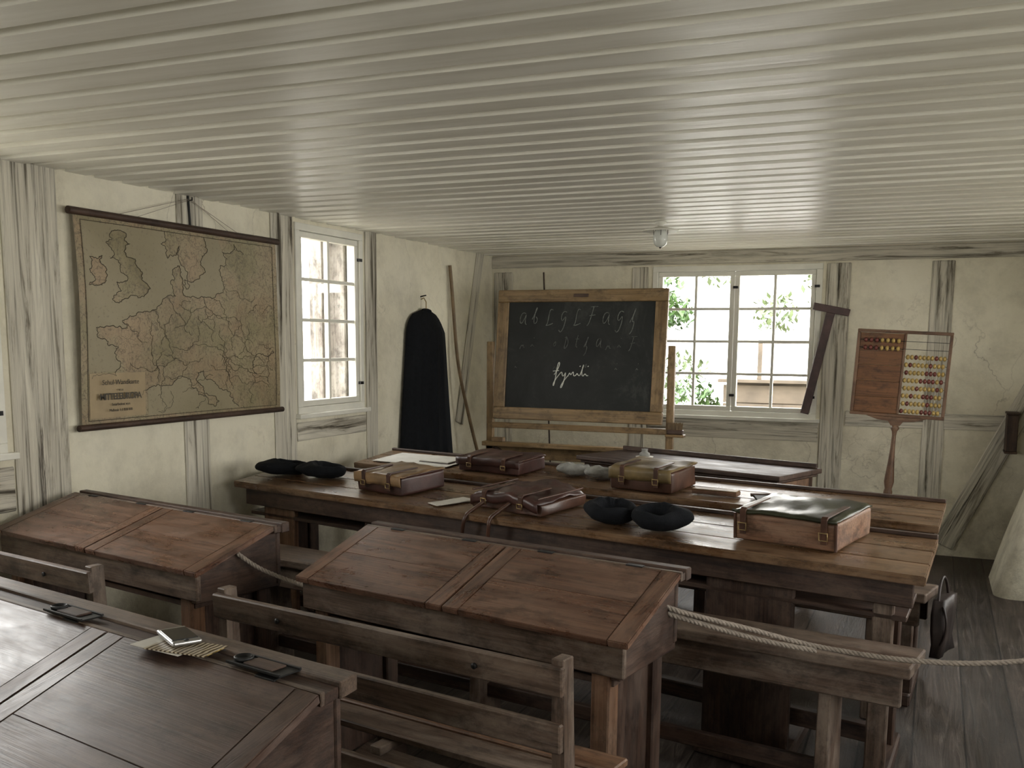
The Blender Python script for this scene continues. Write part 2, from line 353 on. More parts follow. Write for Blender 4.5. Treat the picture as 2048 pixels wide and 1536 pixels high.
# ------------------------------------------------------------------ sloped double desk
def desk(FLx,FLy,W,D,zf,zb,yaw,ledge=.07,k=.09,LM=LID):
    r=E('school_desk',(FLx,FLy,0),math.radians(yaw))
    dl=D-ledge; th=math.atan2(zb-zf,dl); Ls=math.hypot(dl,zb-zf); T=.022
    def lidpart(n,x0,x1,mat,s0=0,s1=1,dz=0,bev=.003):
        bm=bmesh.new(); l0=-Ls/2+Ls*s0; l1=-Ls/2+Ls*s1
        cx=(x0+x1)/2; addbox(bm,x0-cx,x1-cx,l0,l1,-T+dz,dz)
        bmesh.ops.bevel(bm,geom=list(bm.edges),offset=bev,segments=2,affect='EDGES')
        return fin(n,bm,mat,r,(cx,dl/2,(zf+zb)/2),(th,0,0))
    half=W/2
    for i in range(2):
        x0=i*half+.002; x1=(i+1)*half-.002; cw=.065
        lidpart('lid_%d_cleat_a'%i,x0,x0+cw,LM[1]); lidpart('lid_%d_cleat_b'%i,x1-cw,x1,LM[1])
        lidpart('lid_%d_board_a'%i,x0+cw+.0004,x1-cw-.0004,LM[0],0,.5,-.0008,.0015); lidpart('lid_%d_board_b'%i,x0+cw+.0004,x1-cw-.0004,LM[0],.501,1,-.0008,.0015)
        for hx in (x0+.16,x1-.16):
            box('hinge',hx-.03,hx+.03,dl-.004,dl+.02,zb-.004,zb+.002,IRON,r,.001)
    box('ledge_front',0,W,dl+.003,dl+.018,zb-.03,zb,GREY[0],r,.002)
    box('ledge_groove',.0,W,dl+.016,dl+ledge*.55,zb-.03,zb-.006,DARK[0],r,.001)
    box('ledge_back',-.005,W+.005,dl+ledge*.55,D+.01,zb-.034,zb+.004,DARK[0] if ledge<.1 else GREY[0],r,.003)
    zs=lambda y: zf+(zb-zf)*min(y,dl)/dl-T-.002
    for n,x0 in (('side_l',.035),('side_r',W-.065)):
        poly_ex(n,[(.03,zs(.03)-.11),(D-.01,zs(.03)-.13),(D-.01,zb-.036),(dl,zb-.036),(.03,zs(.03))],x0,x0+.03,DARK[1],r)
    box('front_rail',.02,W-.02,.02,.042,zf-.115,zf-.022,GREY[0],r,.004)
    box('back_rail',.03,W-.03,D-.03,D-.008,zb-.24,zb-.036,DARK[0],r,.004)
    box('bottom',.06,W-.06,.045,D-.03,zf-.15,zf-.13,DARK[0],r,.002)
    for n,x0 in (('l',.07),('r',W-.13)):
        box('post_front_'+n,x0,x0+.06,.03,.10,.05,zf-.03,RED[2],r,.005)
        box('post_back_'+n,x0,x0+.06,D-.10,D-.03,.05,zb-.05,DARK[2],r,.005)
        box('end_panel_'+n,x0+.018,x0+.04,.10,D-.10,.12,zf-.06,DARK[2],r,.002)
        box('foot_'+n,x0-.005,x0+.065,-.02,D+.02,0,.055,DARK[1],r,.006)
    box('stretcher',.12,W-.12,D-.09,D-.06,.16,.24,DARK[0],r,.004)
    box('footrest',.12,W-.12,.16,.26,.10,.125,GREY[0],r,.004,(.15,0,0))
    skew(r,k)
    return r
Y=-12.2
desk(-2.03,2.83,1.325,.47,.80,.92,Y)
desk(-3.66,2.96,1.36,.46,.815,.92,Y)
desk(-2.515,1.275,1.45,.74,.76,.92,Y,ledge=.12,k=.21,LM=LID_SHEEN)
def inkwell(x,y,z):
    e=E('inkwell_tray',(x,y,z),math.radians(Y))
    box('plate',-.085,.085,-.03,.03,0,.004,IRON,e,.0015); box('slider',-.04,.05,-.022,.022,.004,.009,DARK[0],e,.002)
    box('rim_a',-.085,.085,-.032,-.026,.002,.008,IRON,e,.001); box('rim_b',-.085,.085,.026,.032,.002,.008,IRON,e,.001)
    lathe('well',[(.0,.004),(.02,.004),(.022,.012),(.018,.014),(.014,.008),(0,.007)],IRON,e,(-.062,0,0),16)
inkwell(-1.985,1.822,.925); inkwell(-1.29,1.680,.925)
ph=E('smartphone',(-1.575,1.745,.934),math.radians(-32))
GL=plain('phone_screen',(.03,.032,.035),.08,var=.05,bmp=0); SIL=plain('brushed_rim',(.45,.45,.45),.3,.9,var=.1,bmp=0)
box('rim',-.065,.065,-.034,.034,0,.011,SIL,ph,.005,seg=3); box('screen',-.048,.048,-.030,.030,.0105,.0125,GL,ph,.0008); lathe('home_button',[(0,0),(.006,0),(.006,.001),(0,.001)],IRON,ph,(.056,0,.0112),16)
def stripes():
    m,nt,b=newmat('leaflet_print'); v=coords(nt,rand=False); w=N(nt,'ShaderNodeTexWave'); w.inputs['Scale'].default_value=26; w.inputs['Distortion'].default_value=3; nt.links.new(v,w.inputs['Vector'])
    nt.links.new(ramp(nt,w.outputs['Fac'],[(.3,(.04,.025,.012)),(.45,(.35,.22,.04)),(.7,(.50,.45,.36))]),b.inputs['Base Color']); b.inputs['Roughness'].default_value=.3; return m
lf=E('leaflet',(-1.555,1.71,.9265),math.radians(-8)); ST=stripes()
box('sheet_1',-.10,.06,-.045,.05,0,.002,PAPER,lf,.0004); box('sheet_2',-.05,.115,-.04,.045,.0025,.005,ST,lf,.0004,(0,0,.18))

# ------------------------------------------------------------------ bench with backrest
def pew(x,y,W,yaw,h=.85,seatz=.52):
    r=E('bench_with_backrest',(x,y,0),math.radians(yaw))
    for n,x0 in (('l',0),('r',W-.035)):
        poly_ex('post_'+n,[(-.05,0),(.01,0),(.03,.35),(.05,.52),(.035,.7),(.03,h+.015),(-.02,h+.015),(-.015,.7),(-.005,.5),(-.02,.35)],x0,x0+.035,GREY[2],r,.003)
        poly_ex('seat_end_'+n,[(.03,seatz-.09),(.26,seatz-.07),(.27,seatz-.022),(.03,seatz-.022)],x0+.003,x0+.032,RED[1],r,.003)
        poly_ex('front_leg_'+n,[(.19,0),(.25,0),(.25,seatz-.06),(.19,seatz-.06)],x0,x0+.035,RED[2],r,.003)
        box('foot_'+n,x0,x0+.035,-.07,.28,0,.05,DARK[1],r,.004)
    box('rail_top',-.004,W+.004,-.036,-.014,h-.075,h,GREY[0],r,.004,(.06,0,0))
    box('rail_mid',.0,W,-.034,-.012,h-.22,h-.145,GREY[0],r,.004,(.02,0,0))
    box('rail_low',.0,W,-.036,-.012,seatz-.14,seatz-.05,GREY[0],r,.004)
    box('seat_1',-.03,W+.03,.05,.16,seatz-.022,seatz,GREY[0],r,.004); box('seat_2',-.03,W+.03,.175,.28,seatz-.022,seatz,RED[0],r,.004)
    for i,xx in enumerate((W*.5-.02,)): box('batten_%d'%i,xx,xx+.04,.0,.26,seatz-.05,seatz-.024,GREY[1],r,.003)
    for xx in (.28,W-.25):
        lathe('bolt',[(0,0),(.008,0),(.008,.004),(0,.004)],IRON,r,(xx,-.038,h-.04),12,(math.pi/2,0,0))
    return r
pew(-1.99,2.40,1.235,-10.4)
pew(-3.65,2.66,1.12,-11)

# ------------------------------------------------------------------ long tables
def table(x,y,W,D,zn,zf,yaw,legs,k=.17):
    r=E('long_school_table',(x,y,0),math.radians(yaw)); T=.035
    def zz(yy): return zn+(zf-zn)*yy/D
    th=math.atan2(zf-zn,D)
    s=[0,.30,.62,1.0]
    for i in range(3):
        bm=bmesh.new(); y0,y1=D*s[i]+.0012,D*s[i+1]-.0012
        addbox(bm,-W/2,W/2,-(y1-y0)/2,(y1-y0)/2,-T,0)
        bmesh.ops.bevel(bm,geom=list(bm.edges),offset=.004,segments=2,affect='EDGES')
        fin('top_plank_%d'%i,bm,TOP[0],r,(W/2,(y0+y1)/2,zz((y0+y1)/2)),(th,0,0))
    box('pencil_rail',0,W,D-.03,D,zf-.002,zf+.014,DARK[0],r,.003)
    box('apron_front',.05,W-.04,.05,.075,zn-.13,zn-.035,DARK[0],r,.004)
    box('apron_back',.05,W-.04,D-.08,D-.055,zn-.14,zf-.042,DARK[0],r,.004)
    box('shelf',.06,W-.06,.08,D-.08,zn-.19,zn-.17,DARK[0],r,.003)
    for i,(lx,lw) in enumerate(legs):
        box('leg_a_%d'%i,lx,lx+lw,.08,.12,.05,zn-.035,(RED if i==0 else GREY if i==3 else DARK)[2],r,.006); box('leg_b_%d'%i,lx,lx+.07,D-.14,D-.06,.05,zn-.035,DARK[2],r,.006)
        box('leg_panel_%d'%i,lx+.02,lx+.05,.12,D-.14,.25,zn-.17,DARK[2],r,.004)
        box('foot_%d'%i,lx-.01,lx+lw+.01,-.0,D+.02,0,.06,DARK[1],r,.008)
    box('foot_rail',legs[0][0]+.07,legs[-1][0],D*.5,D*.5+.05,.10,.17,DARK[0],r,.005)
    skew(r,k)
    return r
table(-3.57,4.43,3.68,.545,.84,.88,-13.5,[(.17,.25),(.95,.16),(2.85,.36),(3.50,.075)])
table(-3.43,5.45,3.575,.47,.84,.88,-13.3,[(.15,.07),(1.2,.07),(2.4,.07),(3.42,.07)])
def form(x,y,W,D,z,yaw,legs):
    r=E('plank_bench',(x,y,0),math.radians(yaw))
    box('seat',0,W,0,D,z-.04,z,GREY[0],r,.006,seg=2)
    box('apron_front',.02,W-.03,.03,.055,z-.15,z-.04,GREY[0],r,.005); box('apron_back',.02,W-.03,D-.055,D-.03,z-.15,z-.04,DARK[0],r,.005)
    for i,lx in enumerate(legs):
        poly_ex('leg_%d'%i,[(.035,0),(D-.03,0),(D-.055,z-.04),(.056,z-.04)],lx,lx+.045,GREY[2],r,.004)
    box('stretcher',legs[0],legs[-1]+.04,D/2-.015,D/2+.015,.12,.18,DARK[0],r,.004)
    return r
form(-3.22,3.86,3.25,.25,.60,-10,[.25,1.5,2.95])
form(-3.10,5.07,3.20,.22,.60,-13.3,[.25,1.5,2.95])

# ------------------------------------------------------------------ teacher desk
r=E('teacher_desk',(-2.20,6.36,0),math.radians(-20))
W,D,z=1.48,.50,.86
box('top',-.02,W+.02,-.02,D+.02,z-.03,z,DARK[0],r,.006,seg=2); box('top_moulding',0,W,0,D,z-.05,z-.03,DARK[0],r,.006)
box('gallery_back',0,W,D-.02,D,z,z+.03,DARK[0],r,.004)
box('front_panel',.03,W-.03,.03,.05,.12,z-.05,RED[0],r,.004); box('side_l',.02,.045,.03,D-.03,.06,z-.05,RED[2],r,.004); box('side_r',W-.045,W-.02,.03,D-.03,.06,z-.05,RED[2],r,.004)
box('drawer_rail',.03,W-.03,.018,.035,z-.2,z-.06,DARK[0],r,.004)
for i,(xx,yy) in enumerate([(.02,.02),(W-.08,.02),(.02,D-.08),(W-.08,D-.08)]): box('leg_%d'%i,xx,xx+.06,yy,yy+.06,0,z-.05,DARK[2],r,.005)
ik=E('glass_inkwell',(-1.76,6.40,.861)); lathe('pot',[(0,.008),(.035,.01),(.035,.03),(.02,.04),(.02,.055),(.024,.058),(0,.058)],LFELT,ik); lathe('dish',[(0,0),(.055,0),(.06,.008),(0,.008)],PAPER,ik)

# ------------------------------------------------------------------ blackboard on easel
r=E('blackboard_easel',(-3.22,7.25,0),math.radians(0))
BWd=1.37
bd=bpy.data.objects.new('board_tilt',None); bd.location=(0,-.06,1.015); bd.rotation_euler=(math.radians(-6),0,0); link(bd,r)
BH=1.01; f=.095
box('slate_panel',f,BWd-f,-.006,.012,f,BH-f,SLATE,bd,.001)
box('frame_top',0,BWd,-.018,.018,BH-f,BH,HONEY[0],bd,.005); box('frame_bottom',0,BWd,-.018,.018,0,f,HONEY[0],bd,.005)
box('frame_l',0,f,-.0175,.0175,f,BH-f,HONEY[2],bd,.004); box('frame_r',BWd-f,BWd,-.0175,.0175,f,BH-f,HONEY[2],bd,.004)
box('name_plate',.63,.75,-.022,-.017,BH-.06,BH-.035,DARK[0],bd,.002)
GL_={
'a':[[(.45,.7),(.2,.85),(.02,.45),(.2,0),(.45,.45),(.5,.85),(.46,.05),(.62,.1)]],
'b':[[(.0,.3),(.3,1.0),(.15,1.1),(.1,.1),(.3,0),(.45,.3),(.25,.45)]],
'L':[[(.4,.9),(.2,1.05),(.15,.6),(.2,.1),(.0,.0),(.3,.05),(.55,.15)]],
'g':[[(.45,.7),(.2,.85),(.05,.4),(.25,.1),(.45,.7),(.45,-.3),(.2,-.5),(.1,-.3)]],
'F':[[(.1,1.0),(.6,1.02)],[(.3,1.0),(.25,.5),(.2,0),(.05,-.05)],[(.12,.5),(.5,.55)]],
'D':[[(.1,.9),(.3,1.1),(.15,.2),(.25,0),(.5,.3),(.5,.7),(.2,1.0)]],
't':[[(.3,1.0),(.2,.4),(.22,.05),(.4,.1)],[(.1,.7),(.45,.72)]],
'n':[[(.0,.0),(.15,.5),(.12,.05),(.3,.5),(.3,.05),(.45,.15)]],
'h':[[(.0,.2),(.3,1.0),(.2,1.1),(.1,.0),(.3,.5),(.3,-.3),(.1,-.45)]],
'i':[[(.05,.1),(.2,.5),(.18,.05),(.35,.15)],[(.2,.75),(.22,.77),(.24,.8)]],
'o':[[(.3,.5),(.1,.3),(.25,.02),(.42,.3),(.3,.52)]]}
def write(name,word,x,z,step,s,mat,rad):
    st=[]
    for i,ch in enumerate(word):
        if ch==' ': continue
        for g in GL_[ch]: st.append([(x+i*step+p[0]*s*.85+p[1]*s*.15,-.0085,z+p[1]*s+(.006 if i%2 else -.004)) for p in g])
    tube(name,st,rad,mat,bd,'NURBS',1)
write('chalk_row_1','abLgLFagh',.175,.735,.113,.135,CHALKF,.0030)
write('chalk_row_2','ni oDthaniF',.20,.555,.088,.10,CHALKFF,.0028)
write('chalk_row_3','i   n  o  i i',.16,.40,.082,.07,CHALKFF,.0024)
def stroke(pts,ox,oz,s): return [(ox+p[0]*s,-.009,oz+p[1]*s) for p in pts]
word=[[(0,.2),(.25,.55),(.42,1.0),(.32,1.15),(.2,.8),(.12,0),(.0,-.7),(-.1,-.5),(.15,-.05),(.45,.3)],[(-.1,.45),(.35,.5)],
[(.45,.3),(.6,.5),(.58,.1),(.75,.1),(.9,.5),(.8,-.1),(.6,-.8),(.45,-.7),(.75,-.2),(1.05,.15)],
[(1.05,.1),(1.2,.5),(1.2,.05),(1.4,.45),(1.48,.4),(1.45,.05),(1.65,.2)],[(1.65,.2),(1.8,.5),(1.75,.05),(1.95,.2)],[(1.95,.2),(2.25,1.0),(2.15,1.05),(2.02,.1),(2.2,.15)],[(2.2,.15),(2.4,.5),(2.36,.05),(2.55,.2)],[(1.9,.8),(1.93,.83),(1.96,.86)],[(2.5,.8),(2.53,.83),(2.56,.86)]]
tube('chalk_word',[stroke(w,.50,.335,.108) for w in word],.0034,CHALK,bd,'NURBS',1)
box('post_l',-.075,-.02,-.03,.01,.0,1.62,HONEY[2],r,.004); box('post_r',BWd+.02,BWd+.075,-.03,.01,0,1.60,HONEY[2],r,.004)
box('ledge',-.08,BWd+.08,-.11,-.03,.80,.835,HONEY[0],r,.004); box('ledge_rail',-.08,BWd+.08,-.03,-.01,.70,.80,HONEY[0],r,.004)
box('cross_low',-.05,BWd+.05,-.02,.0,.30,.37,HONEY[0],r,.004)
box('support_bar',-.06,BWd+.06,-.03,0,.94,.985,HONEY[0],r,.004)
box('foot_l',-.075,-.02,-.3,.45,0,.05,HONEY[1],r,.005); box('foot_r',BWd+.02,BWd+.075,-.3,.45,0,.05,HONEY[1],r,.005)
tube('brace_1',[(.0,-.04,.79),(.62,-.04,.42)],.014,DARK[0],r); tube('brace_2',[(1.3,-.04,.76),(.68,-.04,.42)],.014,DARK[0],r)
box('chalk_box',.0,.1,-.10,-.05,.835,.87,LEA_T,r,.004)
box('brush_bracket',BWd+.03,BWd+.17,-.09,-.02,.93,.95,HONEY[0],r,.003)
box('brush_back',BWd+.04,BWd+.16,-.08,-.03,.951,.985,DARK[0],r,.006)
bm=bmesh.new()
for i in range(160):
    x=random.uniform(BWd+.05,BWd+.15);y=random.uniform(-.075,-.035);h=random.uniform(.04,.06);dx=random.uniform(-.01,.01)
    vs=[bm.verts.new(p) for p in [(x-.003,y,.98),(x+.003,y,.98),(x+.002+dx,y,.98+h),(x-.002+dx,y,.98+h)]]; bm.faces.new(vs)
fin('brush_bristles',bm,CANE,r)
tube('pointing_stick',[(-3.20,8.20,2.22),(-3.05,8.10,.0)],.007,DARK[2])

# ------------------------------------------------------------------ abacus on turned stand
r=E('abacus_on_stand',(-.315,7.45,0),0,0,math.radians(2.6))
AW,AH=.62,.60; zb_=1.12
x0=-AW/2+.02
box('frame_b',x0,x0+AW,-.02,.02,zb_,zb_+.022,RED[0],r,.003); box('frame_t',x0,x0+AW,-.02,.02,zb_+AH-.022,zb_+AH,RED[0],r,.003)
box('frame_l',x0,x0+.022,-.02,.02,zb_+.022,zb_+AH-.022,RED[2],r,.003); box('frame_r',x0+AW-.022,x0+AW,-.02,.02,zb_+.022,zb_+AH-.022,RED[2],r,.003)
PANEL=wood('abacus_panel',(.10,.042,.016),(.15,.064,.024),(.20,.09,.035),(.20,.10,.05),rough=.4,ax=0,wearamt=.2)
for i in range(5): box('panel_slat_%d'%i,x0+.022,x0+.315,-.012,.008,zb_+.022+i*.111,zb_+.132+i*.111,PANEL,r,.003)
box('mid_bar',x0+.31,x0+.325,-.018,.018,zb_+.022,zb_+AH-.022,RED[2],r,.002)
YB_=plain('yellow_bead',(.36,.25,.08),.35,var=.2,bmp=0); RB_=plain('red_bead',(.12,.03,.022),.35,var=.2,bmp=0)
def beads(name,pts,mat):
    bm=bmesh.new()
    for p in pts: bmesh.ops.create_icosphere(bm,subdivisions=2,radius=.0175,matrix=Matrix.Translation(p)@Matrix.Diagonal((.75,1,1,1)))
    fin(name,bm,mat,r,(0,0,0),(0,0,0),True)
ya,ra=[],[]
rows=[zb_+.045+i*.0535 for i in range(10)]
for i,zz in enumerate(rows):
    tube('wire_%d'%i,[(x0+.02,-.022,zz),(x0+AW-.02,-.022,zz)] if i>7 else [(x0+.32,0,zz),(x0+AW-.02,0,zz)],.0018,IRON,r)
    if i<8:
        for k in range(10): (ra if (k*7+i*3)%5==0 or (i in (0,2,4,5) and k in (5,6,7)) else ya).append((x0+.338+k*.0262+(i%2)*.006,0,zz))
    else:
        for k in range(7): (ya if (k>2) else ra).append((x0+.06+k*.036,-.022,zz))
beads('yellow_beads',ya,YB_); beads('red_beads',ra,RB_)
poly=[(-.2,1.12),(-.12,1.095),(-.05,1.09),(-.03,1.06),(.03,1.06),(.05,1.09),(.12,1.095),(.2,1.12)]
bm=bmesh.new(); A=[bm.verts.new((p[0]+.02,-.012,p[1])) for p in poly]; B=[bm.verts.new((p[0]+.02,.012,p[1])) for p in poly]; bm.faces.new(A); bm.faces.new(B[::-1])
for i in range(len(poly)): bm.faces.new([A[i],B[i],B[(i+1)%len(poly)],A[(i+1)%len(poly)]])
fin('bracket',bm,RED[0],r)
lathe('turned_pole',[(0,1.07),(.022,1.06),(.03,1.04),(.018,1.02),(.014,.99),(.016,.9),(.022,.8),(.031,.70),(.034,.66),(.024,.61),(.030,.59),(.030,.57),(.022,.54),(.026,.3),(.03,.15),(.03,.06),(0,.05)],RED[2],r,(.02,0,0))
for i in range(4):
    tube('foot_%d'%i,[(.02,0,.12),(.02+.12*math.cos(i*1.571+.78),.12*math.sin(i*1.571+.78),.08),(.02+.24*math.cos(i*1.571+.78),.24*math.sin(i*1.571+.78),.02)],.018,RED[0],r,'NURBS')

# ------------------------------------------------------------------ T-square on the back wall
r=E('wooden_t_square',(-.79,YB-.035,1.89),0,0,math.radians(11.5))
box('head',-.14,.14,-.012,.012,-.028,.028,TSQ,r,.003); box('blade',-.033,.033,-.004,.010,-.84,-.02,TSQ,r,.003)

# ------------------------------------------------------------------ wall map
r=E('wall_map',(XL+.035,3.50,2.20)); MW,MH=1.52,1.0
def mapmat():
    m,nt,b=newmat('map_print'); v=coords(nt,rand=False)
    n=noise(nt,v,2.4,8,.6,.3); c=ramp(nt,n,[(.32,(.225,.18,.105)),(.5,(.29,.24,.15)),(.68,(.34,.285,.185))])
    t=noise(nt,v,4.5,3,.5); c=mix(nt,.55,c,ramp(nt,t,[(.38,(.76,.84,.66)),(.5,(1,.97,.9)),(.62,(1.0,.82,.74))]),'MULTIPLY')
    vo=N(nt,'ShaderNodeTexVoronoi',feature='DISTANCE_TO_EDGE'); vo.inputs['Scale'].default_value=9
    nz=N(nt,'ShaderNodeTexNoise'); nz.inputs['Scale'].default_value=9; nz.inputs['Detail'].default_value=6; nt.links.new(v,nz.inputs['Vector'])
    vm=N(nt,'ShaderNodeVectorMath',operation='MULTIPLY_ADD'); vm.inputs[1].default_value=(.28,.28,.28); nt.links.new(nz.outputs['Color'],vm.inputs[0]); nt.links.new(v,vm.inputs[2]); nt.links.new(vm.outputs[0],vo.inputs['Vector'])
    c=mix(nt,ramp(nt,vo.outputs['Distance'],[(0,.65),(.04,0)]),c,(.09,.068,.042))
    vo2=N(nt,'ShaderNodeTexVoronoi',feature='DISTANCE_TO_EDGE'); vo2.inputs['Scale'].default_value=26; nt.links.new(vm.outputs[0],vo2.inputs['Vector'])
    c=mix(nt,ramp(nt,vo2.outputs['Distance'],[(0,.5),(.06,0)]),c,(.12,.09,.06))
    sp=noise(nt,v,70,2,.6); c=mix(nt,ramp(nt,sp,[(.56,0),(.66,.5)]),c,(.08,.062,.045))
    nt.links.new(c,b.inputs['Base Color']); b.inputs['Roughness'].default_value=.42; return m
MAPM=mapmat(); MINK=plain('map_ink',(.055,.045,.03),.6,bmp=0); MCART=plain('map_cartouche',(.34,.26,.15),.5,var=.1,bmp=0)
def seamat():
    m,nt,b=newmat('map_sea'); v=coords(nt,rand=False); n=noise(nt,v,3,6,.6)
    c=ramp(nt,n,[(.3,(.235,.20,.12)),(.7,(.295,.255,.165))])
    sp=noise(nt,v,60,2,.6); c=mix(nt,ramp(nt,sp,[(.60,0),(.70,.35)]),c,(.10,.08,.055))
    nt.links.new(c,b.inputs['Base Color']); b.inputs['Roughness'].default_value=.42; return m
MSEA=seamat()
bm=bmesh.new(); nx,nz_=40,24; g=[]
def mp(u,v,o=0):
    return (.006*math.sin(u*7)+.006*math.sin(v*5+u*3)+.012*math.sin(math.pi*v)+o,u*MW,-v*MH)
for j in range(nz_+1): g.append([bm.verts.new(mp(i/nx,j/nz_)) for i in range(nx+1)])
for j in range(nz_):
    for i in range(nx): bm.faces.new([g[j][i],g[j+1][i],g[j+1][i+1],g[j][i+1]])
fin('sheet',bm,MAPM,r,smooth=True)
def frac(pts,it=3,amp=.35):
    for _ in range(it):
        q=[pts[0]]
        for a,b in zip(pts,pts[1:]):
            dx,dy=b[0]-a[0],b[1]-a[1]; k=random.uniform(-amp,amp); q.append(((a[0]+b[0])/2-dy*k,(a[1]+b[1])/2+dx*k)); q.append(b)
        pts=q
    return pts
coast=[[(.14,.08),(.2,.07),(.22,.12),(.19,.16),(.24,.2),(.26,.27),(.3,.33),(.27,.37),(.2,.38),(.13,.39),(.17,.35),(.15,.31),(.2,.28),(.17,.22),(.13,.2),(.12,.13),(.14,.08)],
[(.05,.2),(.1,.19),(.11,.27),(.08,.33),(.04,.33),(.045,.26),(.05,.2)],
[(.38,.035),(.36,.1),(.39,.17),(.43,.15),(.45,.1),(.47,.2),(.5,.28),(.54,.26),(.56,.18),(.6,.1),(.58,.035)],
[(.42,.36),(.4,.3),(.41,.23),(.45,.2),(.46,.27),(.46,.34),(.5,.36),(.56,.35),(.62,.36),(.66,.33),(.68,.26),(.66,.2),(.70,.17),(.68,.1),(.75,.05),(.8,.1)],
[(.42,.36),(.37,.37),(.34,.41),(.3,.44),(.26,.45),(.22,.47),(.17,.5),(.19,.53),(.12,.52),(.06,.53),(.09,.58),(.15,.62),(.16,.7),(.14,.76),(.04,.77)],
[(.25,.86),(.3,.82),(.36,.82),(.42,.79),(.46,.78),(.49,.83),(.53,.88),(.58,.93),(.62,.95),(.64,.92),(.58,.88),(.54,.82),(.53,.76),(.56,.75),(.6,.8),(.66,.86),(.72,.91),(.75,.96)],
[(.47,.27),(.49,.29),(.48,.32),(.47,.3),(.47,.27)],[(.86,.78),(.84,.72),(.88,.66),(.93,.68),(.96,.66)]]
cl=[frac(c,4,.3) for c in coast]
def inside(u,v,P):
    c=False
    for (x1,y1),(x2,y2) in zip(P,P[1:]+P[:1]):
        if (y1>v)!=(y2>v) and u<(x2-x1)*(v-y1)/(y2-y1)+x1: c=not c
    return c
sea=[[(.03,.04)]+[(.38,.04)]+cl[2]+[(.66,.04),(.68,.1)]+cl[3][::-1][10:]+cl[4]+[(.03,.77)],
     [(.27,.965)]+cl[5]+[(.75,.965)]]
bm=bmesh.new(); GX,GY=220,150; vd={}
for j in range(GY):
    for i in range(GX):
        u,v=.028+(i+.5)/GX*.944,.04+(j+.5)/GY*.925
        if (inside(u,v,sea[0]) and not inside(u,v,cl[0]) and not inside(u,v,cl[1])) or inside(u,v,sea[1]):
            if u<.275 and v>.735: continue
            q=[]
            for a,b in ((0,0),(0,1),(1,1),(1,0)):
                kk=(i+a,j+b)
                if kk not in vd: vd[kk]=bm.verts.new(mp(.028+kk[0]/GX*.944,.04+kk[1]/GY*.925,.0012))
                q.append(vd[kk])
            bm.faces.new(q)
fin('sea_tint',bm,MSEA,r,smooth=True)
tube('coastlines',[[mp(u,v,.0018) for u,v in c] for c in cl],.0017,MINK,r,res=0)
rivers=[[(.30,.44),(.34,.5),(.38,.58),(.40,.66)],[(.38,.37),(.42,.44),(.47,.5),(.5,.56)],[(.56,.35),(.58,.44),(.62,.52)],[(.40,.62),(.5,.62),(.6,.62),(.68,.66),(.72,.75),(.82,.77),(.9,.76)],[(.17,.5),(.24,.55),(.28,.6)],[(.33,.8),(.32,.7),(.36,.64)],[(.63,.36),(.68,.44),(.72,.5)],[(.7,.3),(.78,.35),(.86,.33)],[(.36,.66),(.42,.68),(.5,.7),(.56,.68)],[(.44,.4),(.5,.44),(.6,.42),(.7,.46),(.78,.5),(.84,.6)],[(.2,.7),(.28,.74),(.33,.72)],[(.6,.72),(.7,.8),(.8,.84),(.93,.86)]]
for q in range(34):
    u,v=random.uniform(.3,.93),random.uniform(.4,.9); a=random.uniform(0,6.28); P_=[(u,v)]
    for s_ in range(4): a+=random.uniform(-.8,.8); P_.append((min(.96,max(.3,P_[-1][0]+.035*math.cos(a))),min(.95,max(.38,P_[-1][1]+.045*math.sin(a)))))
    rivers.append(P_)
tube('borders',[[mp(u,v,.0018) for u,v in frac(c,3,.3)] for c in rivers],.0010,MINK,r,res=0)
tube('neat_line',[[mp(.025+.95*i/20,.035,.002) for i in range(21)],[mp(.025+.95*i/20,.97,.002) for i in range(21)],[mp(.025,.035+.935*i/16,.002) for i in range(17)],[mp(.975,.035+.935*i/16,.002) for i in range(17)]],.0015,MINK,r,res=0)
bm=bmesh.new()
gg=[[bm.verts.new(mp(.03+.235*i/6,.745+.215*j/6,.0025)) for i in range(7)] for j in range(7)]
for j in range(6):
    for i in range(6): bm.faces.new([gg[j][i],gg[j+1][i],gg[j+1][i+1],gg[j][i+1]])
fin('cartouche',bm,MCART,r)
RX=(math.pi/2,0,math.pi/2)
text('title_text','MITTELEUROPA',.044,(.0225,.148*MW,-.872*MH),RX,MINK,r,space=.84,offs=.0008)
text('title_line_1','Schul-Wandkarte',.034,(.0245,.148*MW,-.80*MH),RX,MINK,r,shear=.1)
text('title_line_2','von',.02,(.0235,.148*MW,-.832*MH),RX,MINK,r)
text('title_line_3','Maßstab 1:1 000 000',.018,(.0185,.148*MW,-.93*MH),RX,MINK,r)
text('title_line_4','bearbeitet von',.02,(.0205,.148*MW,-.902*MH),RX,MINK,r)
tube('rod_top',[(.006,-.03,.0),(.006,MW+.02,0)],.018,DARK[1],r); tube('rod_bottom',[(.006,-.03,-MH),(.006,MW+.03,-MH)],.016,DARK[1],r)
tube('cord',[(.0,.28,.015),(-.015,.80,.155),(.0,1.18,.015)],.0014,ROPE,r); tube('cord_2',[(.0,.40,.015),(-.015,.82,.155),(.0,1.10,.015)],.0012,ROPE,r)
tube('hook',[(-.03,.81,.15),(.0,.81,.15),(0,.81,.165)],.004,IRON,r)
tube('wall_cable',[(XL+.016,4.30,ZC),(XL+.016,4.31,2.22)],.006,IRON)

